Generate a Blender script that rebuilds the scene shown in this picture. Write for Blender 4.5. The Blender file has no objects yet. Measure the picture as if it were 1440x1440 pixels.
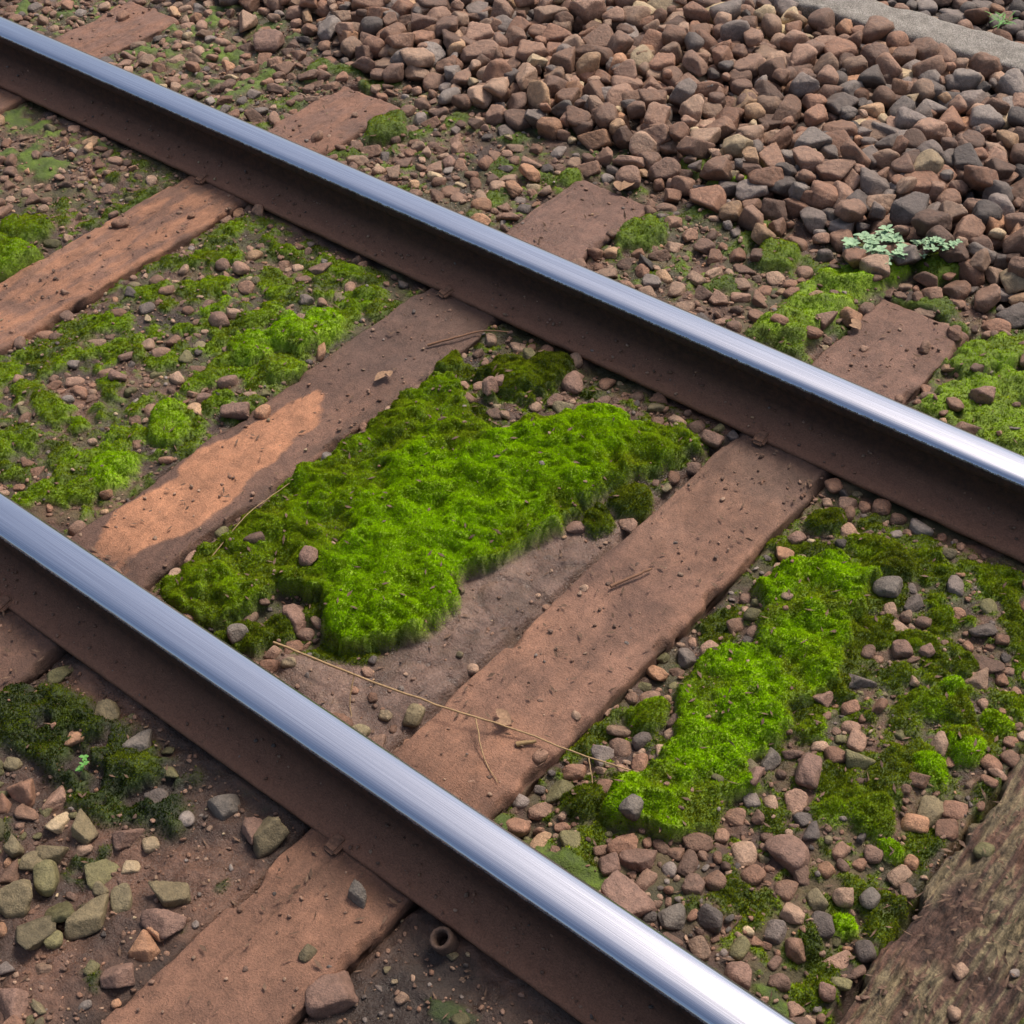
import bpy, bmesh, numpy as np, math, random
from mathutils import Matrix, Vector
rng=np.random.default_rng(7); random.seed(7)
S=bpy.context.scene
GA=1.5; HW=.133; RO=.033
TIES=[1.0,0.0,-1.036,-2.039,-3.12,-4.15]
# ---------------------------------------------------------------- noise
def _h(ix,iy,s):
    v=(ix.astype(np.int64)*374761393+iy.astype(np.int64)*668265263+s*982451653)&0xffffffff
    v=((v^(v>>13))*1274126177)&0xffffffff
    return (v^(v>>16))&0xffff
def pn(x,y,s=0):
    x=np.asarray(x,float);y=np.asarray(y,float)
    xi=np.floor(x);yi=np.floor(y);fx=x-xi;fy=y-yi
    u=fx*fx*fx*(fx*(fx*6-15)+10);v=fy*fy*fy*(fy*(fy*6-15)+10)
    def g(a,b):
        t=_h(xi+a,yi+b,s)*(2*math.pi/65536)
        return np.cos(t)*(fx-a)+np.sin(t)*(fy-b)
    a=g(0,0);b=g(1,0);c=g(0,1);d=g(1,1)
    return 1.5*((a+(b-a)*u)*(1-v)+(c+(d-c)*u)*v)
def fbm(x,y,o=4,s=0):
    r=0;a=.5
    for i in range(o):
        r=r+a*pn(x,y,s+i*17);x=x*2.03+3.1;y=y*2.03+1.7;a*=.5
    return r
def ss(a,b,x):
    t=np.clip((x-a)/(b-a),0,1);return t*t*(3-2*t)
def sd(poly,x,y):
    P=np.array(poly,float)/100.;d=np.full(np.shape(x),1e9);ins=np.zeros(np.shape(x),bool)
    n=len(P)
    for i in range(n):
        a=P[i];b=P[(i+1)%n];e=b-a
        wx=x-a[0];wy=y-a[1];t=np.clip((wx*e[0]+wy*e[1])/(e@e),0,1)
        d=np.minimum(d,(wx-e[0]*t)**2+(wy-e[1]*t)**2)
        c=((a[1]>y)!=(b[1]>y))
        if a[1]!=b[1]:
            ins^=c&(x<(b[0]-a[0])*(y-a[1])/(b[1]-a[1])+a[0])
    return np.where(ins,1,-1)*np.sqrt(d)
A=[(-88,96),(-89,112),(-81,116),(-68,106),(-60,105),(-57,113),(-46,125),(-33,129),(-25,135),(-17,131),(-20,119),(-23,112),(-24,102),(-27,88),(-28,73),(-33,63),(-29,55),(-28,45),(-32,36),(-38,31),(-45,30),(-54,37),(-64,34),(-66,19),(-77,13),(-87,17),(-87,34),(-87,43),(-87,52),(-88,67),(-86,82)]
CA=[(-55,41),(-56,55),(-66,62),(-68,86),(-58,87),(-51,112),(-37,126),(-31,111),(-32,88),(-40,70),(-31,57),(-31,38),(-45,32)]
B=[(19,103),(28,119),(39,118),(41,106),(47,90),(46,75),(46,59),(48,54),(48,41),(44,33),(30,31),(28,36),(32,45),(32,55),(23,65),(24,76),(28,86),(26,95)]
B2=[(25,129),(64,141),(84,110),(80,79),(69,60),(53,50),(44,87),(39,109)]
C=[(-183,95),(-188,136),(-129,139),(-122,131),(-118,61),(-120,19),(-142,10),(-188,30)]
D=[(-33,178),(-33,200),(-31,218),(-17,222),(-17,205),(-19,178)]
E=[(16,178),(13,203),(24,224),(60,230),(70,178),(40,172)]
DK=[(-95,-20),(-81,-14),(-61,-13),(-42,-13),(-34,-24),(-50,-32),(-60,-31),(-85,-32)]
SL=[(-34,30),(-30,44),(-30,56),(-34,62),(-29,74),(-27,90),(-23,112),(-12,116),(-12,18),(-40,10),(-52,22)]
L=[(-131,104,8,.9),(-135,92,7,.85),(-128,111,7,1),(-131,60,6,.9),(-128,56,5.5,.8),(-129,40,5.5,1),(-126,36,4.5,.9),(-128,28,4,.7),(-123,91,5,.7),(-127,130,4,.5),
 (-223,80,9,.65),(-232,92,8,.55),(68,100,2.6,.9),(72,96,3.2,.9),(79,99,3.4,.8),(77,89,4.2,1),(75,80,3.6,1),(71,63,5,.6),(79,40,2.8,.9),(78,59,2.5,.9),(21,57,4.5,.6),
 (-72,238,5,.9),(-80,236,5,.6),(-91,237,6,.4),(-84,198,7,.5),(-46,213,6,.5),(-120,211,4,.5),(-186,199,7,.4),(-18,226,6,.8),(-8,233,6,.5),(-22,180,4,.5),
 (-90,120,5,.5),(-70,125,8,.3),(-66,133,7,.25),(-19,107,5,.35),(-21,96,4,.3),(40,124,5,.3),(25,31,4,.3),(-80,10,4,.3),(20,129,5,.25),(-60,20,5,.35),(-56,26,4,.3)]
def moss(x,y):
    n1=fbm(x*11,y*11,3,5); bil=1-np.abs(pn(x*9,y*9,9))*1.5; bil2=1-np.abs(pn(x*30,y*30,11))*1.5
    h=np.zeros(x.shape);c=np.zeros(x.shape);b=np.zeros(x.shape)
    def add(m,hh,bb):
        nonlocal h,c,b
        h=np.maximum(h,m*hh);b=np.where(m>c,bb,b);c=np.maximum(c,m)
    s=sd(A,x,y)+n1*.035-.002+fbm(x*45,y*45,2,6)*.012; a=ss(-.007,.010,s)
    core=ss(-.09,.05,sd(CA,x,y)+n1*.09)
    thin=ss(-.1,.2,fbm(x*7,y*7,3,77)+.12+core*.5)
    add(a*(.8+.2*thin),.036+.018*bil*thin+.006*bil2+.016*core,.50+.14*thin+.42*core*thin)
    s=sd(B,x,y)+n1*.04+.006+fbm(x*45,y*45,2,6)*.012; a=ss(-.007,.010,s);core=ss(-.02,.03,s)
    thin=ss(-.1,.25,fbm(x*8,y*8,3,79)+.25)
    add(a*(.8+.2*thin),.028+.018*bil+.007*bil2,.55+.42*core*thin)
    for P,th,br,hh in ((C,.0,.58,.014),(B2,-.04,.45,.012),(E,-.25,.64,.035),(D,-1.2,.72,.055),(DK,-.22,.12,.035)):
        r=ss(-.03,.03,sd(P,x,y)+n1*.03);t=ss(th,th+.14,fbm(x*10,y*10,4,31))
        add(r*t,hh*(.5+.5*bil)+.006*bil2,br+.3*n1)
    t=ss(.08,.26,fbm(x*8,y*8,4,61))*ss(-.1,.1,y)*ss(2.5,2.2,y)*.8; add(t,.01+.006*bil2,.34+.3*n1)
    t=ss(.28,.4,fbm(x*8,y*8,4,91))*ss(-.05,-.1,y)*.7; add(t,.01+.006*bil2,.1+0*x)
    t=ss(.10,.22,fbm(x*30,y*30,3,63))*ss(.1,.2,y)*ss(2.3,2.1,y)*ss(-.2,.15,fbm(x*3,y*3,3,64)+.1)*.7
    add(t,.005+.003*bil2,.45+.3*n1)
    keep=1-ss(-.01,.01,sd(SL,x,y)+n1*.01)*.97
    core_k=ss(-.004,.004,sd(A,x,y)+n1*.035)
    k=np.maximum(keep,core_k)
    h=h*k;c=c*k
    for lx,ly,r,br in L:
        lx/=100;ly/=100;r/=100
        d=np.hypot(x-lx,y-ly)*(1+.8*n1);m=ss(r*1.12,r*.85,d)
        dome=np.sqrt(np.clip(1-(d/(r*1.2))**2,0,1))
        add(m,r*.5*dome+.006*bil2*m+.008*bil*m,br+.15*n1)
    k=np.ones(x.shape)
    for yr in (0,GA): k*=np.where(y<yr+RO,ss(.075,.11,yr-y),ss(.13,.17,y-yr))
    for t in TIES:
        k*=1-(1-ss(HW-.02,HW+.008,np.abs(x-t)+n1*.012))*ss(-.66,-.6,y)*ss(2.14,2.1,y)
    k*=ss(2.62,2.4,y+n1*.1)
    return h*k,c*k,np.clip(b,0,1)
def base(x,y):
    b=-.012+fbm(x*2.2,y*2.2,4,1)*.022+fbm(x*13,y*13,4,2)*.020+fbm(x*60,y*60,2,4)*.006
    b+=ss(2.2,2.6,y)*.02-ss(-.05,-.15,y)*.012
    inr=ss(.1,.2,y)*ss(1.42,1.35,y)
    slab=ss(-.02,.02,sd(SL,x,y)+fbm(x*9,y*9,2,15)*.02)
    sl=-.004-.10*(x+.32)*ss(-.34,-.30,x)+fbm(x*7,y*5,3,16)*.016+np.abs(pn(x*16,y*9,17))*.010-.022*ss(.05,.0,np.abs(pn(x*5+.4,y*6,18)))*.5
    b=b*(1-slab)+sl*slab
    b-=inr*.03*np.exp(-((x+.145)/.014)**2)+inr*.03*np.exp(-((x-.18)/.04)**2)+inr*.02*np.exp(-((x-.80)/.05)**2)
    n=pn(x*9,y*9,21)*.010+pn(x*31,y*31,22)*.004
    for t in TIES:
        m=(1-ss(HW-.02,HW+.012,np.abs(x-t)+n))*ss(-.67,-.63,y)*ss(2.15,2.11,y+n*2)
        b=b*(1-m)-.07*m
    for yr in (0,GA):
        m=1-ss(.11,.15,np.abs(y-yr-RO)); b=np.where(m>0,b*(1-m)+m*np.minimum(b,-.008),b)
    return b
# ---------------------------------------------------------------- mesh helper
def mk(name,V,F,cols=None,mat=None,smooth=True):
    V=np.ascontiguousarray(V,np.float32);F=np.ascontiguousarray(F,np.int32);k=F.shape[1]
    me=bpy.data.meshes.new(name);me.vertices.add(len(V));me.vertices.foreach_set('co',V.ravel())
    me.loops.add(F.size);me.loops.foreach_set('vertex_index',F.ravel())
    me.polygons.add(len(F));me.polygons.foreach_set('loop_start',np.arange(0,F.size,k,dtype=np.int32))
    try: me.polygons.foreach_set('loop_total',np.full(len(F),k,np.int32))
    except Exception: pass
    me.polygons.foreach_set('use_smooth',np.full(len(F),smooth))
    me.update(calc_edges=True);me.validate()
    for n,c in (cols or {}).items():
        c=np.asarray(c,np.float32)
        if n.startswith('v_'):
            at=me.attributes.new(n,'FLOAT_VECTOR','POINT');at.data.foreach_set('vector',np.ascontiguousarray(c).ravel())
        elif c.ndim==1:
            at=me.attributes.new(n,'FLOAT','POINT');at.data.foreach_set('value',c)
        else:
            if c.shape[1]==3:c=np.c_[c,np.ones(len(c),np.float32)]
            at=me.attributes.new(n,'FLOAT_COLOR','POINT');at.data.foreach_set('color',np.ascontiguousarray(c,np.float32).ravel())
    if mat: me.materials.append(mat)
    o=bpy.data.objects.new(name,me);S.collection.objects.link(o);return o
# ---------------------------------------------------------------- materials
class NT:
    def __init__(s,name):
        s.m=bpy.data.materials.new(name);s.m.use_nodes=True;s.t=s.m.node_tree;s.n=s.t.nodes;s.b=s.n['Principled BSDF'];s.o=s.n['Material Output']
        s.tc=s.n.new('ShaderNodeTexCoord').outputs['Object']
    def l(s,a,b): s.t.links.new(a,b)
    def noise(s,sc,det=4,rough=.6,vec=None,scale=None):
        n=s.n.new('ShaderNodeTexNoise');n.inputs['Scale'].default_value=sc;n.inputs['Detail'].default_value=det;n.inputs['Roughness'].default_value=rough
        v=vec or s.tc
        if scale:
            mp=s.n.new('ShaderNodeMapping');mp.inputs['Scale'].default_value=scale;s.l(v,mp.inputs[0]);v=mp.outputs[0]
        s.l(v,n.inputs['Vector']);return n.outputs['Fac']
    def attr(s,n,col=True):
        a=s.n.new('ShaderNodeAttribute');a.attribute_name=n;return a.outputs['Color' if col else 'Fac']
    def ramp(s,v,a,b,c0=0.,c1=1.):
        r=s.n.new('ShaderNodeMapRange');r.inputs[1].default_value=a;r.inputs[2].default_value=b;r.inputs[3].default_value=c0;r.inputs[4].default_value=c1;s.l(v,r.inputs[0]);return r.outputs[0]
    def mix(s,f,a,b,mode='MIX'):
        m=s.n.new('ShaderNodeMix');m.data_type='RGBA';m.blend_type=mode
        for i,v in ((0,f),(6,a),(7,b)):
            if isinstance(v,(int,float)): m.inputs[i].default_value=v
            elif isinstance(v,tuple): m.inputs[i].default_value=(*v,1)
            else: s.l(v,m.inputs[i])
        return m.outputs[2]
    def math(s,op,a,b):
        m=s.n.new('ShaderNodeMath');m.operation=op
        for i,v in ((0,a),(1,b)):
            if isinstance(v,(int,float)): m.inputs[i].default_value=v
            else: s.l(v,m.inputs[i])
        return m.outputs[0]
    def bump(s,h,dist,st=1.,prev=None):
        b=s.n.new('ShaderNodeBump');b.inputs['Distance'].default_value=dist;b.inputs['Strength'].default_value=st;s.l(h,b.inputs['Height'])
        if prev: s.l(prev,b.inputs['Normal'])
        return b.outputs[0]
    def scale_col(s,col,fac):
        v=s.n.new('ShaderNodeVectorMath');v.operation='SCALE';s.l(col,v.inputs[0]);s.l(fac,v.inputs['Scale']);return v.outputs[0]
def m_ground():
    t=NT('mud_soil');c=t.attr('col');n=t.noise(35,6,.7);n2=t.noise(220,4,.7);w=t.attr('wet',False)
    c=t.scale_col(c,t.math('MULTIPLY',t.ramp(n,.3,.7,.65,1.32),t.ramp(n2,.3,.7,.7,1.26)))
    t.l(c,t.b.inputs['Base Color'])
    t.l(t.math('SUBTRACT',t.ramp(n,.3,.7,.5,.85),t.math('MULTIPLY',w,.38)),t.b.inputs['Roughness'])
    b=t.bump(n,.020,.7);b=t.bump(n2,.004,.8,b);t.l(b,t.b.inputs['Normal']);t.b.inputs['Specular IOR Level'].default_value=.6
    return t.m
def m_stone():
    t=NT('stone');c=t.attr('col');n=t.noise(60,5,.7);n2=t.noise(300,4,.75)
    k=t.math('MULTIPLY',t.ramp(n,.3,.7,.66,1.3),t.ramp(n2,.3,.7,.72,1.27))
    c=t.scale_col(c,k);t.l(c,t.b.inputs['Base Color'])
    t.l(t.ramp(n,.3,.7,.38,.72),t.b.inputs['Roughness'])
    b=t.bump(n,.014,.7);b=t.bump(n2,.003,.9,b);t.l(b,t.b.inputs['Normal']);t.b.inputs['Specular IOR Level'].default_value=.42
    return t.m
def m_moss():
    t=NT('moss');c=t.attr('col');a=t.n.new('ShaderNodeAttribute');a.attribute_name='v_n'
    d=t.n.new('ShaderNodeBsdfDiffuse');tr=t.n.new('ShaderNodeBsdfTranslucent');mx=t.n.new('ShaderNodeMixShader');mx.inputs[0].default_value=.12
    t.l(a.outputs['Vector'],d.inputs['Normal'])
    t.l(c,d.inputs[0]);t.l(c,tr.inputs[0]);t.l(d.outputs[0],mx.inputs[1]);t.l(tr.outputs[0],mx.inputs[2]);t.l(mx.outputs[0],t.o.inputs[0]);return t.m
def m_wood(rot=False):
    t=NT('rotten_timber' if rot else 'muddy_timber');c=t.attr('col')
    n=t.noise(50,6,.7,scale=(2.2,.3,1) if rot else (1.6,.5,1));n2=t.noise(240,4,.75);n3=t.noise(9,7,.72);n4=t.noise(30,6,.75)
    if rot: k=t.math('MULTIPLY',t.ramp(n,.35,.65,.4,1.6),t.math('MULTIPLY',t.ramp(n2,.3,.7,.7,1.3),t.ramp(n4,.35,.65,.6,1.35)))
    else: k=t.math('MULTIPLY',t.ramp(n,.3,.7,.85,1.14),t.math('MULTIPLY',t.ramp(n2,.3,.7,.82,1.16),t.math('MULTIPLY',t.ramp(n3,.34,.66,.72,1.22),t.ramp(n4,.3,.6,.8,1.08))))
    c=t.scale_col(c,k);t.l(c,t.b.inputs['Base Color'])
    w=t.attr('wet',False);t.l(t.math('SUBTRACT',t.ramp(n3,.3,.7,.66,.90),t.math('MULTIPLY',w,.38)),t.b.inputs['Roughness'])
    b=t.bump(n,.022 if rot else .005,.8);b=t.bump(n4,.008,.6,b);b=t.bump(n2,.004,.8,b);t.l(b,t.b.inputs['Normal']);t.b.inputs['Specular IOR Level'].default_value=.5
    return t.m
def m_rail():
    t=NT('rail_steel');sh=t.attr('shine',False);dirt=t.attr('dirt',False)
    n=t.noise(55,6,.75);n2=t.noise(260,4,.7);st=t.noise(90,4,.6,scale=(.03,6,1));nb=t.noise(9,4,.6,scale=(.25,2,1))
    rust=t.mix(t.ramp(n,.35,.65),(.018,.010,.008),(.060,.028,.018))
    rust=t.mix(t.math('MULTIPLY',dirt,t.ramp(n,.3,.55,.8,1.)),rust,t.mix(t.ramp(n2,.3,.7),(.18,.086,.054),(.33,.165,.102)))
    steel=t.mix(t.ramp(st,.3,.7),(.45,.50,.60),(.65,.71,.82))
    f=t.ramp(t.math('ADD',sh,t.math('MULTIPLY',t.math('SUBTRACT',t.math('ADD',t.math('MULTIPLY',n,.5),t.math('MULTIPLY',n2,.5)),.5),.9)),.40,.6)
    t.l(t.mix(f,rust,steel),t.b.inputs['Base Color'])
    t.l(t.math('MULTIPLY',f,.97),t.b.inputs['Metallic'])
    rr=t.math('ADD',t.math('MULTIPLY',st,.14),t.math('MULTIPLY',nb,.10))
    r=t.n.new('ShaderNodeMix');r.data_type='FLOAT';t.l(f,r.inputs[0]);r.inputs[2].default_value=.85;t.l(t.math('ADD',rr,.04),r.inputs[3]);t.l(r.outputs[0],t.b.inputs['Roughness'])
    hh=t.math('MULTIPLY',t.math('SUBTRACT',1.,f),t.math('ADD',n,n2));b=t.bump(hh,.004,.8);b=t.bump(st,.0006,.25,b);t.l(b,t.b.inputs['Normal'])
    return t.m
def m_conc():
    t=NT('weathered_concrete');n=t.noise(25,6,.7);n2=t.noise(240,3,.7)
    c=t.mix(t.ramp(n,.3,.7),(.21,.195,.17),(.42,.39,.35));c=t.scale_col(c,t.ramp(n2,.35,.65,.45,1.4));t.l(c,t.b.inputs['Base Color'])
    t.b.inputs['Roughness'].default_value=.9;b=t.bump(n,.01,.5);b=t.bump(n2,.006,1,b);t.l(b,t.b.inputs['Normal']);return t.m
def m_flat(name,col,rough=.8,var=.3):
    t=NT(name);n=t.noise(150,4,.7);c=t.mix(t.ramp(n,.3,.7),tuple(v*(1-var) for v in col),tuple(v*(1+var) for v in col));t.l(c,t.b.inputs['Base Color']);t.b.inputs['Roughness'].default_value=rough;t.l(t.bump(n,.002,.6),t.b.inputs['Normal']);return t.m
MG,MS,MM,MW,MW2,MR,MC=m_ground(),m_stone(),m_moss(),m_wood(),m_wood(True),m_rail(),m_conc()
# ---------------------------------------------------------------- ground
d=.008
X0,X1,Y0,Y1=-4.7,1.7,-.95,4.9
gx=np.arange(X0,X1,d);gy=np.arange(Y0,Y1,d);nx0,ny0=len(gx),len(gy)
XX,YY=np.meshgrid(gx,gy,indexing='ij')
hb=base(XX,YY);hm,cm,bm=moss(XX,YY);HH=hb+hm
out=np.array([.05,.15,.4,1,2.5,6,15,40,100.])
ex=np.r_[gx[0]-out[::-1],gx,gx[-1]+out];ey=np.r_[gy[0]-out[::-1],gy,gy[-1]+out]
Hp=np.pad(HH,9,mode='linear_ramp',end_values=-.02);cmp_,bmp=np.pad(cm,9),np.pad(bm,9)
EX,EY=np.meshgrid(ex,ey,indexing='ij')
def lerp(a,b,t):
    return a*(1-t[...,None])+b*t[...,None]
n=fbm(EX*5,EY*5,5,40)*1.2+.5;nn=fbm(EX*1.7,EY*1.7,3,44)+.5
col=lerp(np.array([.055,.032,.023]),np.array([.165,.088,.058]),ss(.2,.9,n))
strip=ss(-.02,.02,sd(SL,EX,EY))
dk=ss(-.05,-.12,EY)*ss(.0,.2,EX)*.7+ss(-.02,.02,sd(DK,EX,EY))*.8
dk=np.clip(dk+ss(2.1,2.5,EY)*.85,0,1)  # shade in the gaps between ballast stones painted into the soil colour
col=lerp(col,np.array([.030,.021,.017]),dk)
alg=ss(-.08,.22,fbm(EX*6,EY*6,4,48)+.05)*ss(.05,.2,EY)*ss(2.5,2.2,EY)*.55
alg*=1-ss(.10,.04,np.abs(EX+.2))
col=lerp(col,np.array([.070,.078,.020]),alg)
slabc=lerp(np.array([.13,.080,.062]),np.array([.25,.16,.125]),ss(.2,.8,fbm(EX*8,EY*6,4,49)+.5))
col=lerp(col,slabc,strip*.9)
mossdark=lerp(np.array([.020,.034,.008]),np.array([.30,.48,.010]),bmp**1.3)
col=lerp(col,mossdark,np.clip(cmp_*1.3,0,1))
wet=np.clip((ss(.2,.55,nn)+strip)*(1-cmp_),0,1)
NX,NY=len(ex),len(ey);idx=np.arange(NX*NY).reshape(NX,NY)
F=np.stack([idx[:-1,:-1],idx[1:,:-1],idx[1:,1:],idx[:-1,1:]],-1).reshape(-1,4)
mk('ground',np.stack([EX,EY,Hp],-1).reshape(-1,3),F,{'col':col.reshape(-1,3),'wet':wet.ravel()},MG)
def lk(Fd,x,y):
    u=np.clip((x-X0)/d,0,nx0-1.001);v=np.clip((y-Y0)/d,0,ny0-1.001);i=u.astype(int);j=v.astype(int);a=u-i;b=v-j
    return (Fd[i,j]*(1-a)+Fd[i+1,j]*a)*(1-b)+(Fd[i,j+1]*(1-a)+Fd[i+1,j+1]*a)*b
# ---------------------------------------------------------------- sleepers
def sleeper(xc,seed,kind):
    ya,yb=-.64,2.12
    ny=440;nt=70
    ys=np.linspace(ya,yb,ny)
    s=np.linspace(-1,1,nt)
    sz=np.linspace(-.16,-.006,12)
    px=np.r_[np.full(12,-HW),s*(HW-.002),np.full(12,HW)];pz=np.r_[sz,np.zeros(nt),sz[::-1]]
    PX,Yg=np.meshgrid(px,ys,indexing='ij');PZ=np.repeat(pz[:,None],ny,1)
    wx=PX+xc
    r={'clean':.6,'worn':1.1,'broken':4.5}[kind]
    z=PZ+fbm(wx*5,Yg*3,4,seed)*.010+min(r,2.5)*fbm(wx*70,Yg*5,3,seed+3)*.0028+fbm(wx*40,Yg*35,3,seed+5)*.0030
    edge=np.abs(PX)/HW
    chip=ss(.05,.45,fbm(Yg*6+np.sign(PX)*9,Yg*0+seed,4,seed+8)+.05*(r-1)+(.15 if kind=='clean' else 0)*(PX>0))
    top=(PZ>-.03)
    z-=np.where(top,ss(.93,1.0,edge)*.003+ss(.80,1.,edge+fbm(wx*30,Yg*12,2,seed+9)*.08)**2*.022*chip*(max(r,1)**.5),0)
    x=wx+np.sign(PX)*ss(.8,1,edge)*(fbm(Yg*5,Yg*0+seed+.5,4,seed+12)*.014-.009*chip*max(r,1)**.5+fbm(Yg*8,PZ*90,3,seed+14)*.008)
    crack=np.zeros_like(z)
    rr=np.random.default_rng(seed)
    for k in range(int(2+4*r)):
        cx=rr.uniform(-.9,.9)*HW;y0=rr.uniform(ya,yb);ln=rr.uniform(.12,.4)
        cc=cx+fbm(Yg*4,Yg*0+k,3,seed+k)*.012
        m=np.exp(-((PX-cc)/.003)**2)*ss(0,.2,1-np.abs(Yg-y0)/ln)*top
        crack=np.maximum(crack,m*rr.uniform(.2,.8 if kind!='clean' else .5))
    flake=0*z
    if kind=='broken':
        q=fbm(wx*26,Yg*9,3,seed+31)*5;fl=np.floor(q);flake=ss(.0,.25,q-fl)
        z+=top*(fl/5*.030+(q-fl)*.004);z+=top*fbm(wx*70,Yg*40,2,seed+33)*.008
    z-=crack*.006
    n=fbm(wx*4,Yg*3,5,seed+20)+.5;n2=fbm(wx*22,Yg*8,4,seed+21)+.5;g=fbm(wx*60,Yg*6,3,seed+22)+.5
    grime=ss(.46,.68,fbm(wx*7,Yg*5,5,seed+40)+.5)
    wetc=np.array([.150,.083,.060]);mid=np.array([.30,.162,.108]);dry=np.array([.50,.24,.132]);wood=np.array([.28,.23,.13]);dark=np.array([.042,.028,.02])
    dr=np.zeros_like(n)
    if abs(xc)<.1:
        dr=.25*ss(.35,.8,n)+.30*ss(.55,.1,Yg)
        base_=lerp(wetc*1.2,mid,ss(.1,.6,n+.15));dr*=ss(1.5,1.1,Yg)
        base_=lerp(base_,np.array([.175,.115,.088]),ss(.85,1.3,Yg)*.7)
    elif xc<-.9 and xc>-1.2:
        u=(Yg-.54)/.42;v=(PX+.02)/(.085*(1.1-.35*u));e=1-np.sqrt(u*u+v*v)+fbm(wx*14,Yg*8,4,9)*.45
        dr=ss(.0,.12,e);base_=lerp(wetc,mid*.8,ss(.2,.9,n));base_=lerp(base_,dark*1.3,ss(.5,1,edge)*ss(.35,.6,n2)*(PX>0)*.6);base_=lerp(base_,np.array([.155,.10,.080]),ss(.9,1.2,Yg)*.6)
    elif xc<-2:
        dr=.55*ss(.25,.7,n2)+.08;base_=lerp(wetc*1.2,mid,ss(.3,.7,n))
    else:
        base_=lerp(wetc*.8,mid*.66,ss(.3,.7,n));base_=lerp(base_,wood,ss(.38,.52,g)*.9*ss(.35,.5,fbm(wx*5,Yg*3,3,seed+50)+.5+ss(.3,-1,PX/HW)*.3));base_=base_*(.3+.7*flake)[...,None]
    c=lerp(base_,dry,np.clip(dr,0,1))
    c=lerp(c,wetc*.85,grime*(1-.7*dr)*(.42 if kind!='broken' else .2))
    out_=ss(1.55,1.65,Yg);c=lerp(c,wetc*1.6,out_*.7)
    lo=ss(-.1,-.3,Yg);c=lerp(c,wetc*1.15,lo*.6*ss(.0,.8,n)); 
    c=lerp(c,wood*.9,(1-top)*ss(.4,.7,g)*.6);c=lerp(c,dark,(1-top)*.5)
    c=lerp(c,dark,np.clip(crack*.6+(top*ss(.93,1.,edge)*chip*.6),0,1))
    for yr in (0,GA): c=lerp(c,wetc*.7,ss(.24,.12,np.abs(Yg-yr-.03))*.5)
    w=np.clip(1-dr*1.4,0,1)*(.4+.6*ss(.3,.7,n))
    nn_=len(px);idx=np.arange(nn_*ny).reshape(nn_,ny)
    F=np.stack([idx[:-1,:-1],idx[:-1,1:],idx[1:,1:],idx[1:,:-1]],-1).reshape(-1,4)[:, ::-1]
    V=np.stack([x,Yg+0*z,z],-1).reshape(-1,3)
    tri=[];V2=V.tolist()
    for e,j in ((0,0),(1,ny-1)):
        V2.append([xc,ys[j],-.1]);ci=len(V2)-1
        for i in range(nn_-1):
            a,b=int(idx[i,j]),int(idx[i+1,j]);tri.append([a,b,ci] if e else [b,a,ci])
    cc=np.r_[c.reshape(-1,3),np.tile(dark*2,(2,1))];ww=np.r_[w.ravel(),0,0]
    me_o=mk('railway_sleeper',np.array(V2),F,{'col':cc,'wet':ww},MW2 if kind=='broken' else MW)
    bm_=bmesh.new();bm_.from_mesh(me_o.data);bm_.verts.ensure_lookup_table()
    for q in tri:
        try: bm_.faces.new([bm_.verts[i] for i in q])
        except Exception: pass
    bmesh.ops.recalc_face_normals(bm_,faces=bm_.faces);bm_.to_mesh(me_o.data);bm_.free()
    return me_o
for i,(xc,k) in enumerate(zip(TIES,['broken','clean','clean','worn','worn','worn'])): sleeper(xc,100+i*13,k)
# ---------------------------------------------------------------- rails
def rail(yc,seed):
    hp=[(-.104,-.002),(-.105,.006),(-.102,.012),(-.08,.017),(-.055,.023),(-.035,.030),(-.022,.038),(-.0135,.05),(-.012,.07),(-.012,.095),(-.0135,.112),(-.018,.121),(-.036,.127),(-.0455,.131),(-.048,.138),(-.048,.146),(-.0475,.152),(-.0455,.158),(-.042,.1625),(-.037,.1655),(-.030,.1678),(-.021,.1692),(-.011,.1698)]
    sh=[0]*15+[.12,.3,.6,.9,1,1,1,1]
    di=[1,1,1,1,1,.85,.45,.12,.05,0]+[0]*13
    P=hp+[(0,.170)]+[(-a,b) for a,b in hp[::-1]];sh=sh+[1]+sh[::-1];di=di+[0]+di[::-1]
    P=np.array(P);xs=np.r_[np.arange(-30,-5,.25),np.arange(-5,2,.012),np.arange(2,25,.25)]
    n=len(P);PY=np.repeat(P[:,0][:,None],len(xs),1);PZ=np.repeat(P[:,1][:,None],len(xs),1);XS=np.repeat(xs[None],n,0)
    sh=np.array(sh)[:,None];di=np.array(di)[:,None]
    ro=(1-sh)*fbm(XS*30,PZ*30+PY*30,3,seed)*.0025+di*np.clip(fbm(XS*14,PY*30,4,seed+2)+.1,0,1)*.008
    PZ2=PZ+di*np.clip(fbm(XS*14,PY*30,4,seed+2)+.15,0,1)*.010;PY2=PY+np.sign(PY)*ro*.6
    V=np.stack([XS,PY2+yc+RO,PZ2],-1).reshape(-1,3);m=len(xs);idx=np.arange(n*m).reshape(n,m);idx=np.r_[idx,idx[:1]]
    F=np.stack([idx[:-1,:-1],idx[:-1,1:],idx[1:,1:],idx[1:,:-1]],-1).reshape(-1,4)
    return mk('railway_rail',V,F[:, ::-1],{'shine':np.repeat(sh,m,1).ravel(),'dirt':np.repeat(di,m,1).ravel()},MR)
rails=[rail(0,1),rail(GA,2)]
MRU=m_flat('rusty_iron',(.18,.095,.06),.85,.5)
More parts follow.
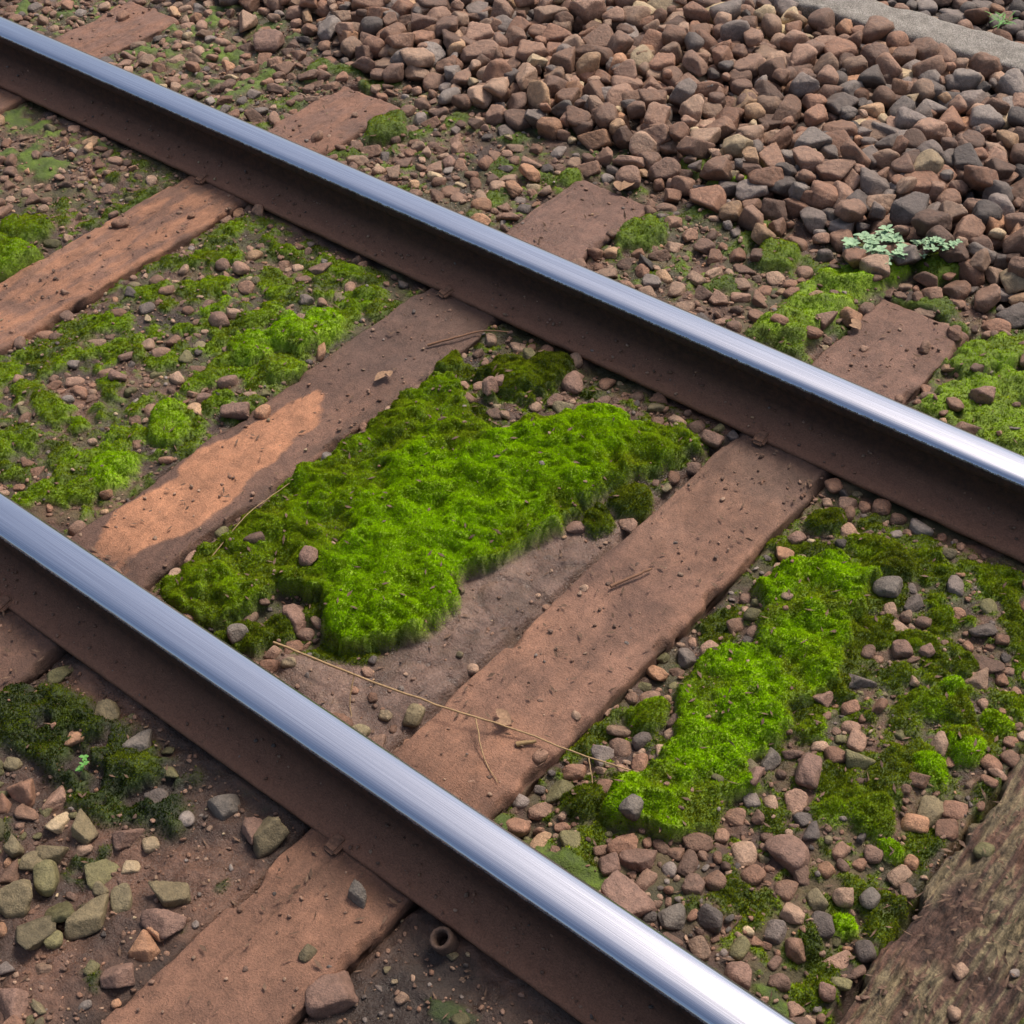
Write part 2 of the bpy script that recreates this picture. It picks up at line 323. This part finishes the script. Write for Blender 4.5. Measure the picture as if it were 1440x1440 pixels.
for r_,yc in zip(rails,(0,GA)):
    k=0
    for t in TIES:
        for sgn in (-1,1):
            bm_=bmesh.new()
            q=bmesh.ops.create_cube(bm_,size=1)
            for v in q['verts']: v.co=Vector((v.co.x*.034,v.co.y*.045,v.co.z*.016))
            q=bmesh.ops.create_cube(bm_,size=1)
            for v in q['verts']: v.co=Vector((v.co.x*.02,v.co.y*.02+sgn*.012,v.co.z*.06-.035))
            bmesh.ops.bevel(bm_,geom=bm_.edges[:],offset=.006,segments=3,affect='EDGES')
            me=bpy.data.meshes.new('spike');bm_.to_mesh(me);bm_.free();me.materials.append(MRU)
            o=bpy.data.objects.new('spike_%d'%k,me);k+=1;S.collection.objects.link(o);o.location=(t+sgn*.06+random.uniform(-.01,.01),yc+RO+sgn*.106,.011);o.rotation_euler=(sgn*-.2,0,random.uniform(-.3,.3));o.parent=r_
# ---------------------------------------------------------------- stones
def ico(s):
    b=bmesh.new();bmesh.ops.create_icosphere(b,subdivisions=s,radius=1);v=np.array([x.co[:] for x in b.verts]);f=np.array([[q.index for q in x.verts] for x in b.faces]);b.free();return v,f
ICO={2:ico(2),3:ico(3),4:ico(4)}
def variant(v,ang,r):
    npl=r.integers(5,9) if ang else r.integers(10,16)
    N=r.normal(size=(npl,3));N/=np.linalg.norm(N,axis=1)[:,None]
    T=r.normal(size=(3,3))*.28
    N=np.r_[N,np.eye(3),-np.eye(3)] if not ang else np.r_[N,np.array([[0,0,1],[0,0,-1.]])+T[:2]*.5,np.array([[1,.2,0],[-.8,.6,0],[-.3,-.95,0]])+T]
    N/=np.linalg.norm(N,axis=1)[:,None]
    D=r.uniform(.48,.92,len(N)) if ang else r.uniform(.8,1.,len(N))
    q=np.clip(v@N.T,.05,None)/D
    k=r.choice([18,34,60]) if ang else r.choice([6,8,11])
    rad=np.minimum((np.sum(q**k,axis=1))**(-1./k),1.25)
    rad*=1+.02*np.sin(v@r.normal(size=3)*5+r.uniform(0,6))+.015*np.sin(v@r.normal(size=3)*11)
    v=v*rad[:,None]
    return v/np.mean(np.linalg.norm(v,axis=1))*.92
NV=32
VAR={(s,a):np.array([variant(ICO[s][0],a,rng) for _ in range(NV)]) for s in ICO for a in (False,True)}
st=[]
grid={}
def can(x,y,r,k,layer):
    cx,cy=int(x//.1),int(y//.1)
    for i in (-1,0,1):
        for j in (-1,0,1):
            for (a,b,c) in grid.get((layer,cx+i,cy+j),()):
                if (a-x)**2+(b-y)**2<(k*(c+r))**2: return False
    return True
def put(x,y,r,layer,col,ang,sink=.3,flat=.7,z=None,lod=None):
    grid.setdefault((layer,int(x//.1),int(y//.1)),[]).append((x,y,r))
    st.append((x,y,z,r,ang,flat,col,sink,lod))
BROWN=[(.28,.165,.112),(.35,.215,.152),(.21,.13,.095),(.40,.265,.185),(.30,.165,.108)]
GREY=[(.205,.165,.143),(.25,.205,.18),(.130,.108,.097),(.29,.245,.215)]
OCH=[(.50,.32,.19),(.52,.40,.25),(.44,.245,.145)]
GRN=[(.20,.18,.085),(.17,.155,.07),(.23,.19,.11)]
def pick(wb,wg,wo,wn=0):
    p=random.choices((BROWN,GREY,OCH,GRN),(wb,wg,wo,wn))[0];c=random.choice(p);k=random.uniform(.6,1.22);return tuple(v*k for v in c)
SP=[(-57,31,3.6,'b'),(45,17,5,'b'),(63,46,4.2,'b'),(-151,96,3.4,'b'),(-119,72,3.4,'b'),(-113,76,2.4,'o'),(-63,43,2.8,'b'),(-62,19,2.8,'g'),(15,69,2.2,'o'),(17,122,2.6,'b'),(18,115,2.6,'o'),(-17,137,3,'b'),(-58,133,3.4,'b'),(29,187,3.8,'b'),(-47,-54,4.5,'n'),(-33,-47,4,'n'),(-24,-34,3.4,'n'),(-20,-39,3.2,'b'),(-19,-45,3,'o'),(-18,-52,3.5,'b'),(-50,-42,3,'n'),(-49,-35,2.6,'n'),(-42,-31,2.8,'b'),(-20,-13,4,'n'),(-31,-14,3.4,'g'),(-57,-14,3.6,'g'),(15,-30,4.3,'b'),(-30,-67,4,'b'),
(-138,317,6.5,'y'),(-116,319,5.5,'y'),(-38,303,5,'o'),(-76,306,5,'o'),(-145,240,4.8,'g'),(-257,217,5.8,'b'),(-25,92,2.2,'b'),
(48,82,2.4,'b'),(48,63,2.4,'g'),(56,64,3.6,'b'),(49,55,2,'b'),(38,22,2.8,'b'),(35,33,2.8,'g'),(70,18,3.4,'b'),(80,47,2.6,'g'),(79,72,2.8,'n'),(78,67,2.8,'o'),(82,59,1.7,'o'),(84,25,2,'b'),(54,20,3,'g'),(42,27,3,'b'),(-72,120,2,'b'),(-71,116,2.4,'b'),(-58,125,2.2,'b'),(43,117,3,'g'),(54,104,2.6,'b'),(59,106,1.8,'b'),(-51,-46,2.4,'n'),(-23,-14,2.6,'b'),(-69,-13,2.6,'n'),(5,-13,2.4,'g'),(-21,-41,2.2,'o'),(-17,27,2.8,'n'),(-155,63,2.4,'b'),(-130,71,2.6,'b'),(-130,79,2.6,'b'),(-147,130,2.6,'b'),(-156,197,2.6,'b'),(-95,353,4,'g'),(-103,290,4,'b'),(-107,248,4,'b'),(-125,243,4,'o'),(-3,258,4.8,'o'),(-110,212,3.6,'b'),(-130,205,3,'o')]
PAL={'b':(.27,.165,.125),'o':(.44,.24,.14),'g':(.20,.172,.145),'n':(.23,.185,.105),'y':(.60,.47,.27)}
for x,y,r,k in SP:
    c=PAL[k];kk=random.uniform(.9,1.15);put(x/100,y/100,r/100*.95,0,tuple(v*kk for v in c),(y>200) or (y<0) or random.random()<.3,.25 if y>200 else .3,.75,lod=4)
rb=lambda:random.random()
def scatter(n,xr,yr,rr,keep,colf,k=.85,layer=0,ang=.2,sink=.35,flat=.65,dz=0,power=1.6):
    X=rng.uniform(*xr,n);Y=rng.uniform(*yr,n);R=rr[0]+(rr[1]-rr[0])*rng.uniform(0,1,n)**power
    R=np.sort(R)[::-1]
    K=keep(X,Y)>rng.uniform(0,1,n)
    for x,y,r in zip(X[K],Y[K],R[K]):
        if can(x,y,r,k,layer): put(x,y,r,layer,colf(x,y),rb()<ang,sink+random.uniform(-.1,.1),flat*random.uniform(.8,1.25),dz if dz else None)
nrm=lambda x,y:ss(.110,.125,np.abs(y-RO))*ss(.110,.125,np.abs(y-GA-RO))
def offtie(x,y,p=.03):
    m=np.ones(x.shape)
    for t in TIES: m*=np.where((np.abs(x-t)<HW+.004)&(y<2.13)&(y>-.65),p,1)
    return m
offk=lambda x,y:np.where((y>3.35)&(y<3.56),0,1)
cb=lambda x,y:pick(.78,.15+.42*max(0,min(1,(x+1.3)*.6+(y-2.7)*.7)),.12)
edge=lambda x,y:ss(2.2,2.34,y+fbm(x*3,y*3,3,70)*.25-.10*ss(-2,-3,x))
bal=lambda x,y:edge(x,y)*offk(x,y)*ss(3.62,3.6,y)
scatter(30000,(-4.6,1.3),(2.1,3.6),(.014,.040),bal,cb,k=.82,layer=0,ang=.75,sink=.1,flat=.85)
scatter(12000,(-4.6,1.3),(2.3,3.4),(.016,.046),lambda x,y:bal(x,y)*ss(2.3,2.5,y),cb,k=.95,layer=1,ang=.8,flat=.9,dz=.045,power=1.6)
scatter(16000,(-3.4,.6),(3.54,4.8),(.016,.04),lambda x,y:1+0*x,lambda x,y:pick(.35,.8,.05),k=.8,layer=0,ang=.3,sink=.1)
scatter(14000,(-4.5,1.2),(1.6,2.45),(.007,.028),lambda x,y:nrm(x,y)*offtie(x,y,.02)*(1-lk(cm,x,y)*.95)*.6,lambda x,y:pick(.8,.1,.06),k=.88,layer=0,ang=.6)
slb=lambda x,y:1-.93*ss(-.01,.01,sd(SL,x,y))
mk_=lambda x,y:np.clip(1-lk(cm,x,y)*1.5,.003,1)
cl=lambda x,y,s:ss(-.22,.22,fbm(x*5,y*5,3,s))
scatter(16000,(-4.2,-1.1),(.1,1.42),(.006,.024),lambda x,y:nrm(x,y)*offtie(x,y,.02)*mk_(x,y)*(.15+.5*cl(x,y,81)),lambda x,y:pick(.8,.08,.06,.08),k=.9,ang=.5,power=2.8)
scatter(5000,(-.95,-.1),(.1,1.42),(.006,.024),lambda x,y:nrm(x,y)*offtie(x,y,.01)*mk_(x,y)*slb(x,y)*.5,lambda x,y:pick(.75,.15,.05,.1),k=.9,ang=.3,power=1.8)
scatter(14000,(.1,1.3),(.09,1.42),(.006,.026),lambda x,y:nrm(x,y)*offtie(x,y,.01)*mk_(x,y)*(.2+.35*cl(x,y,83)+.4*ss(.6,.35,y)),lambda x,y:pick(.8,.12,.04,.1),k=.88,ang=.3,power=2.0)
nl=lambda x,y:ss(-.09,-.13,y)*offtie(x,y,.02)*mk_(x,y)*ss(-.33,-.42,x+(y+.35)*.3+fbm(x*6,y*6,3,72)*.15)*ss(.0,-.03,sd(DK,x,y))*.8
scatter(5000,(-2,.0),(-.9,-.1),(.009,.034),nl,lambda x,y:pick(.35,.1,.12,.6),k=.9,ang=.6,power=1.6)
scatter(1300,(-.9,1.),(-.9,-.1),(.006,.026),lambda x,y:nrm(x,y)*offtie(x,y,.03)*.18,lambda x,y:pick(.5,.2,.08,.4),k=1,ang=.4,power=2)
scatter(38000,(-4.0,1.2),(-.8,2.5),(.002,.0062),lambda x,y:nrm(x,y)*offtie(x,y,.16)*(1-.97*lk(cm,x,y))*(.15+.85*slb(x,y))*.85,lambda x,y:pick(.9,.06,.05),k=.7,layer=2,ang=.5,sink=.2,power=1.8)
scatter(9000,(-3.5,1.2),(-.1,1.7),(.0015,.005),lambda x,y:((np.abs(y-RO)<.1)|(np.abs(y-GA-RO)<.1))*1.,lambda x,y:pick(.95,.05,.03),k=.8,layer=3,ang=.5,sink=.2)
def build(name,sel):
    byl={}
    for s in sel:
        r=s[3];lod=s[8] or (4 if r>.024 and s[1]<2.9 else (3 if r>.010 else 2))
        byl.setdefault((lod,bool(s[4])),[]).append(s)
    VV=[];FF=[];CC=[];off=0
    for (lod,ang),ls in byl.items():
        n=len(ls);var=VAR[(lod,ang)][rng.integers(0,NV,n)]
        r=np.array([s[3] for s in ls]);x=np.array([s[0] for s in ls]);y=np.array([s[1] for s in ls]);fl=np.array([s[5] for s in ls]);sk=np.array([s[7] for s in ls])
        sc=np.stack([r*rng.uniform(1.0,1.35,n),r*rng.uniform(.8,1.05,n),r*fl],-1)
        v=var*sc[:,None,:]
        ta=rng.normal(0,.30 if not ang else .55,n);yw=rng.uniform(0,6.283,n)
        c,s_=np.cos(ta)[:,None],np.sin(ta)[:,None];yv=v[...,1]*c-v[...,2]*s_;zv=v[...,1]*s_+v[...,2]*c;v=np.stack([v[...,0],yv,zv],-1)
        c,s_=np.cos(yw)[:,None],np.sin(yw)[:,None];xv=v[...,0]*c-v[...,1]*s_;yv=v[...,0]*s_+v[...,1]*c;v=np.stack([xv,yv,v[...,2]],-1)
        z=lk(HH,x,y)
        ontie=np.zeros(n,bool)
        for t in TIES: ontie|=(np.abs(x-t)<HW-.008)&(y<2.12)&(y>-.64)
        z=np.where(ontie,.0,z)
        dy=np.minimum(np.abs(y-RO),np.abs(y-GA-RO));z=np.where(dy<.103,.018+np.clip(.08-dy,0,.06)*.35,z)
        dz=np.array([s[2] or 0 for s in ls]);z=z+dz*rng.uniform(.5,1.2,n)+r*fl*(.85-2*sk)
        v=v+np.stack([x,y,z],-1)[:,None,:]
        nv=v.shape[1];f=ICO[lod][1];FF.append((f[None]+(np.arange(n)*nv)[:,None,None]+off).reshape(-1,3));off+=n*nv
        VV.append(v.reshape(-1,3));col=np.array([s[6] for s in ls])
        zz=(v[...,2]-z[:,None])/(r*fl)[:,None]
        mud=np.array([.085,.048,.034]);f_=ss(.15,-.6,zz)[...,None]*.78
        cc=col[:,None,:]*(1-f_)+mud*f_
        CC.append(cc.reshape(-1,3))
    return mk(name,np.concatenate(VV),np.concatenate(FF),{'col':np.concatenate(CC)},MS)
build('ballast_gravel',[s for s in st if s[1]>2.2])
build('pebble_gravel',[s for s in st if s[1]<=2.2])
# ---------------------------------------------------------------- moss tufts
def tufts(n,xr,yr):
    x=rng.uniform(*xr,n);y=rng.uniform(*yr,n);c=lk(cm,x,y);k=c**1.3>rng.uniform(0.03,1,n)
    return x[k],y[k]
ts=[tufts(420000,(-.95,-.1),(.05,1.42)),tufts(350000,(.1,1.0),(.2,1.42)),tufts(330000,(-2.5,-1.1),(.05,1.42)),tufts(220000,(-2.4,.8),(1.6,2.6)),tufts(140000,(-1,.3),(-.7,-.08))]
x=np.concatenate([t[0] for t in ts]);y=np.concatenate([t[1] for t in ts])
x=np.repeat(x,2);y=np.repeat(y,2);n=len(x);x=x+rng.normal(0,.0015,n);y=y+rng.normal(0,.0015,n)
z=lk(HH,x,y);b=lk(bm,x,y)
e=.010;nxv=-(lk(HH,x+e,y)-lk(HH,x-e,y))/(2*e);nyv=-(lk(HH,x,y+e)-lk(HH,x,y-e))/(2*e)
sn=np.stack([nxv*.7,nyv*.7,np.ones(n)],-1);sn/=np.linalg.norm(sn,axis=1)[:,None]
dirv=sn+rng.normal(0,.45,(n,3));dirv/=np.linalg.norm(dirv,axis=1)[:,None]
shn=sn+dirv*.2;shn/=np.linalg.norm(shn,axis=1)[:,None]
ln=rng.uniform(.0026,.0062,n)[:,None];a=rng.uniform(0,6.283,n);w=rng.uniform(.0009,.0017,n)[:,None]
sd_=np.stack([np.cos(a),np.sin(a),0*a],-1)*w
P=np.stack([x,y,z-.0003],-1);V=np.stack([P-sd_,P+sd_,P+dirv*ln],1)
big=fbm(x*6,y*6,3,200)
bb=np.clip(b+big*.35+rng.normal(0,.09,n),0,1)[:,None]
c0=np.array([.028,.050,.010]);c1=np.array([.27,.37,.016]);c2=np.array([.40,.84,.006])
tip=np.where(bb<.5,c0+(c1-c0)*bb*2,c1+(c2-c1)*(bb*2-1))
yel=np.clip(fbm(x*4,y*4,2,210)*1.3+.2,0,1)[:,None]*.55*(1-.5*bb);tip=tip*(1-yel)+tip*np.array([1.35,1.0,.8])*yel
cre=(1-.5*ss(.25,.6,np.abs(pn(x*30,y*30,11))))*(1-.25*ss(.1,.5,fbm(x*70,y*70,2,215)))  # crease shade between cushions, with some older leaves, painted into the tip colour
tip=tip*cre[:,None]*rng.uniform(.72,1.2,n)[:,None];tip=np.minimum(tip,.85)
brn=(rng.uniform(0,1,n)<.03)[:,None];tip=np.where(brn,np.array([.18,.12,.045]),tip)
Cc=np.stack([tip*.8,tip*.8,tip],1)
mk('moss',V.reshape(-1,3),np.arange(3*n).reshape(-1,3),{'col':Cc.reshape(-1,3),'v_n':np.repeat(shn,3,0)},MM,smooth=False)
# ---------------------------------------------------------------- kerb
xs=np.arange(-9,5,.02);pr=[(3.375,-.05)]+[(3.375,z) for z in np.linspace(0,.055,5)]+[(3.38,.064),(3.39,.068)]+[(yy,.070) for yy in np.linspace(3.405,3.515,9)]+[(3.53,.068),(3.54,.064)]+[(3.545,z) for z in np.linspace(.055,0,5)]+[(3.545,-.05)]
pr=np.array(pr);n=len(pr);XS=np.repeat(xs[None],n,0);PY=np.repeat(pr[:,:1],len(xs),1);PZ=np.repeat(pr[:,1:],len(xs),1)
q=fbm(XS*9,PY*9+PZ*9,5,300);V=np.stack([XS,PY+q*.014,PZ+q*.010],-1).reshape(-1,3);idx=np.arange(n*len(xs)).reshape(n,-1)
mk('concrete_kerb',V,np.stack([idx[:-1,:-1],idx[:-1,1:],idx[1:,1:],idx[1:,:-1]],-1).reshape(-1,4)[:,::-1],{},MC)
# ---------------------------------------------------------------- small things
def tube(name,paths,mat):
    cu=bpy.data.curves.new(name,'CURVE');cu.dimensions='3D';cu.bevel_depth=1;cu.bevel_resolution=2;cu.use_fill_caps=True
    for pts,r0,r1 in paths:
        sp=cu.splines.new('POLY');sp.points.add(len(pts)-1)
        for i,p in enumerate(pts):
            sp.points[i].co=(*p,1);sp.points[i].radius=r0+(r1-r0)*i/(len(pts)-1)
    o=bpy.data.objects.new(name,cu);S.collection.objects.link(o)
    dg=bpy.context.evaluated_depsgraph_get();me=bpy.data.meshes.new_from_object(o.evaluated_get(dg));bpy.data.objects.remove(o)
    me.materials.append(mat) if not me.materials else None
    for p in me.polygons:p.use_smooth=True
    o=bpy.data.objects.new(name,me);S.collection.objects.link(o);return o
def path(ctrl,n=30,j=.002):
    c=np.array(ctrl,float);t=np.linspace(0,len(c)-1,n);o=np.stack([np.interp(t,range(len(c)),c[:,k]) for k in range(3)],-1)
    ker=np.array([.25,.5,.25])
    for _ in range(3):
        for k in range(3): o[1:-1,k]=np.convolve(o[:,k],ker,'valid')
    return o+rng.normal(0,j,o.shape)*.3
MD=m_flat('dry_straw',(.36,.24,.12),.7);MT=m_flat('twig_bark',(.20,.105,.06),.8)
tube('dry_grass_stem',[(path([(-.52,.21,.03),(-.31,.24,.045),(-.1,.30,.03),(.03,.35,.02),(.2,.39,.012),(.35,.44,.012)]),.0028,.0014),
 (path([(-.31,.245,.045),(-.29,.2,.0),(-.25,.17,-.02)],12),.0016,.0008),(path([(-.04,.32,.025),(.03,.26,.008),(.09,.235,.005)],12),.0016,.0008),(path([(.2,.39,.014),(.24,.35,.0)],8),.0014,.0008)],MD)
tube('twig',[(path([(-.055,.80,.012),(-.03,.86,.014),(-.015,.90,.012)],10),.004,.0025)],MT)
tube('twig',[(path([(-.83,.30,.02),(-.85,.45,.05),(-.86,.6,.03)],14),.0014,.0008)],MD)
tube('twig',[(path([(-.98,1.22,.006),(-.93,1.30,.012),(-.90,1.36,.008),(-.83,1.38,.02)],16),.0035,.0015)],MT)
tube('twig',[(path([(.06,.33,.006),(.09,.36,.012)],6),.006,.003)],m_flat('pale_twig',(.3,.2,.09),.7))
def leafmesh(name,leaves,mat):
    V=[];F=[]
    for p,dv,up,l,w in leaves:
        p=Vector(p);dv=Vector(dv).normalized();s=dv.cross(Vector(up)).normalized();u=s.cross(dv)
        b=len(V)
        for t,ww in ((0,.12),(.3,.8),(.6,1),(.85,.6),(1,.05)):
            cpt=p+dv*l*t+u*(-l*.25*t*t)
            V+= [cpt-s*w*ww*.5+u*w*.15*ww,cpt,cpt+s*w*ww*.5+u*w*.15*ww]
        for i in range(4):
            k=b+i*3;F+=[[k,k+1,k+4,k+3],[k+1,k+2,k+5,k+4]]
    return mk(name,np.array([v[:] for v in V]),np.array(F),{},mat)
MWE=m_flat('pale_weed_leaf',(.26,.42,.24),.6,.25);MSE=m_flat('seedling_leaf',(.10,.30,.05),.6,.25)
def weed(x,y,z,R,nst,l,w,mat):
    lv=[]
    for k in range(nst):
        a=random.uniform(0,6.28);rr=R*math.sqrt(random.random());cx,cy=x+rr*math.cos(a),y+rr*math.sin(a);hz=z+random.uniform(.005,.035)
        m=random.randint(4,7)
        for i in range(m):
            b=6.283*i/m+random.uniform(-.4,.4);lv.append(((cx,cy,hz),(math.cos(b),math.sin(b),random.uniform(.1,.9)),(0,0,1),l*random.uniform(.7,1.2),w*random.uniform(.8,1.2)))
    leafmesh('weed_plant',lv,mat)
gz=lambda x,y:float(lk(HH,np.array([x]),np.array([y]))[0])
weed(-.24,2.27,gz(-.24,2.27)+.03,.09,40,.022,.013,MWE);weed(-.07,2.32,gz(-.07,2.32)+.03,.05,12,.016,.010,MWE);weed(-.16,2.33,gz(-.16,2.33)+.03,.05,12,.016,.010,MWE)
weed(-.61,-.25,gz(-.61,-.25)+.01,.02,3,.010,.006,MSE);weed(-.55,3.62,.05,.03,5,.05,.004,MSE)
MLF=m_flat('dead_leaf_brown',(.28,.17,.10),.8,.4)
for x,y,l in ((-.10,1.95,.05),(-1.02,2.12,.07),(-.98,1.07,.05),(.02,.36,.05)):
    a=random.uniform(0,6.28);z0=.012 if min(abs(x-t) for t in TIES)<HW else gz(x,y)+.02
    leafmesh('dead_leaf',[((x,y,z0),(math.cos(a),math.sin(a),.25),(0,0,1),l,l*.5),((x,y,z0+.003),(math.cos(a+.9),math.sin(a+.9),.4),(0,0,1),l*.6,l*.4)],MLF)
nl_=2600
x=rng.uniform(-2.4,1.2,nl_);y=rng.uniform(-.7,2.2,nl_);x[:260]=rng.normal(1.0,.07,260);y[:260]=rng.uniform(.12,.8,260)
ok=(np.abs(y-RO)>.12)&(np.abs(y-GA-RO)>.12);x,y=x[ok],y[ok];n=len(x)
z=lk(HH,x,y)
for t in TIES: z=np.where((np.abs(x-t)<HW)&(y<2.12)&(y>-.64),.004 if t!=1.0 else .012,z)
a=rng.uniform(0,6.283,n);l=rng.uniform(.004,.014,n);w=rng.uniform(.001,.004,n)
dx,dy=np.cos(a),np.sin(a);t1=rng.normal(0,.003,n);P=np.stack([x,y,z+.005],-1);u=np.stack([dx*l,dy*l,t1],-1);v=np.stack([-dy*w,dx*w,rng.normal(0,.001,n)],-1)
V=np.stack([P-u-v*.4,P-v,P+u,P+v],1).reshape(-1,3)
mk('leaf_litter',V,np.arange(4*n).reshape(-1,4),{},m_flat('litter_brown',(.14,.085,.055),.85,.5))
bm_=bmesh.new();prof=[(.026,-.03),(.027,.014),(.024,.019),(.018,.018),(.016,.010),(.015,-.03)]
rings=[[bm_.verts.new((r*math.cos(t*math.pi/12)*(1+.03*math.sin(3*t)),r*math.sin(t*math.pi/12),z)) for t in range(24)] for r,z in prof]
for a_,b_ in zip(rings[:-1],rings[1:]):
    for i in range(24): bm_.faces.new([a_[i],a_[(i+1)%24],b_[(i+1)%24],b_[i]])
me=bpy.data.meshes.new('rusty_pipe_stub');bm_.to_mesh(me);bm_.free();me.materials.append(m_flat('dark_rust',(.09,.055,.04),.85,.5))
for p in me.polygons:p.use_smooth=True
o=bpy.data.objects.new('rusty_pipe_stub',me);S.collection.objects.link(o);o.location=(.24,-.10,.002);o.rotation_euler=(.35,-.1,0);o.scale=(.85,.85,.85)
# ---------------------------------------------------------------- camera and light
R=Matrix(((0.76966513,-0.41519216,0.48500626),(0.63725143,0.54607079,-0.54379895),(-0.03906669,0.72761402,0.68487344))).to_4x4()
cd=bpy.data.cameras.new('camera');cam=bpy.data.objects.new('camera',cd);S.collection.objects.link(cam);cam.matrix_world=Matrix.Translation((1.42403,-1.17472,2.56543))@R
cd.sensor_width=36;cd.lens=2232.2/1440*36;cd.clip_end=500;S.camera=cam
az,el=math.radians(84),math.radians(57)
W=bpy.data.worlds.new('World');S.world=W;W.use_nodes=True;nt=W.node_tree;bg=nt.nodes['Background'];sk=nt.nodes.new('ShaderNodeTexSky');sk.sky_type='NISHITA';sk.sun_disc=False;sk.sun_elevation=el;sk.sun_rotation=math.pi/2-az;sk.dust_density=4;sk.air_density=1.0
mx=nt.nodes.new('ShaderNodeMix');mx.data_type='RGBA';mx.blend_type='MULTIPLY';mx.inputs[0].default_value=1;mx.inputs[7].default_value=(1.07,.98,.90,1)
nt.links.new(sk.outputs[0],mx.inputs[6]);nt.links.new(mx.outputs[2],bg.inputs[0]);bg.inputs[1].default_value=.15
sl=bpy.data.lights.new('sun','SUN');sl.energy=3.2;sl.angle=math.radians(16);sl.color=(1,.92,.82);so=bpy.data.objects.new('sun',sl);S.collection.objects.link(so)
dv=Vector((math.cos(az)*math.cos(el),math.sin(az)*math.cos(el),math.sin(el)));so.rotation_euler=dv.to_track_quat('Z','Y').to_euler()
S.view_settings.view_transform='Standard';S.view_settings.look='None';S.view_settings.exposure=0
print('stones',len(st))
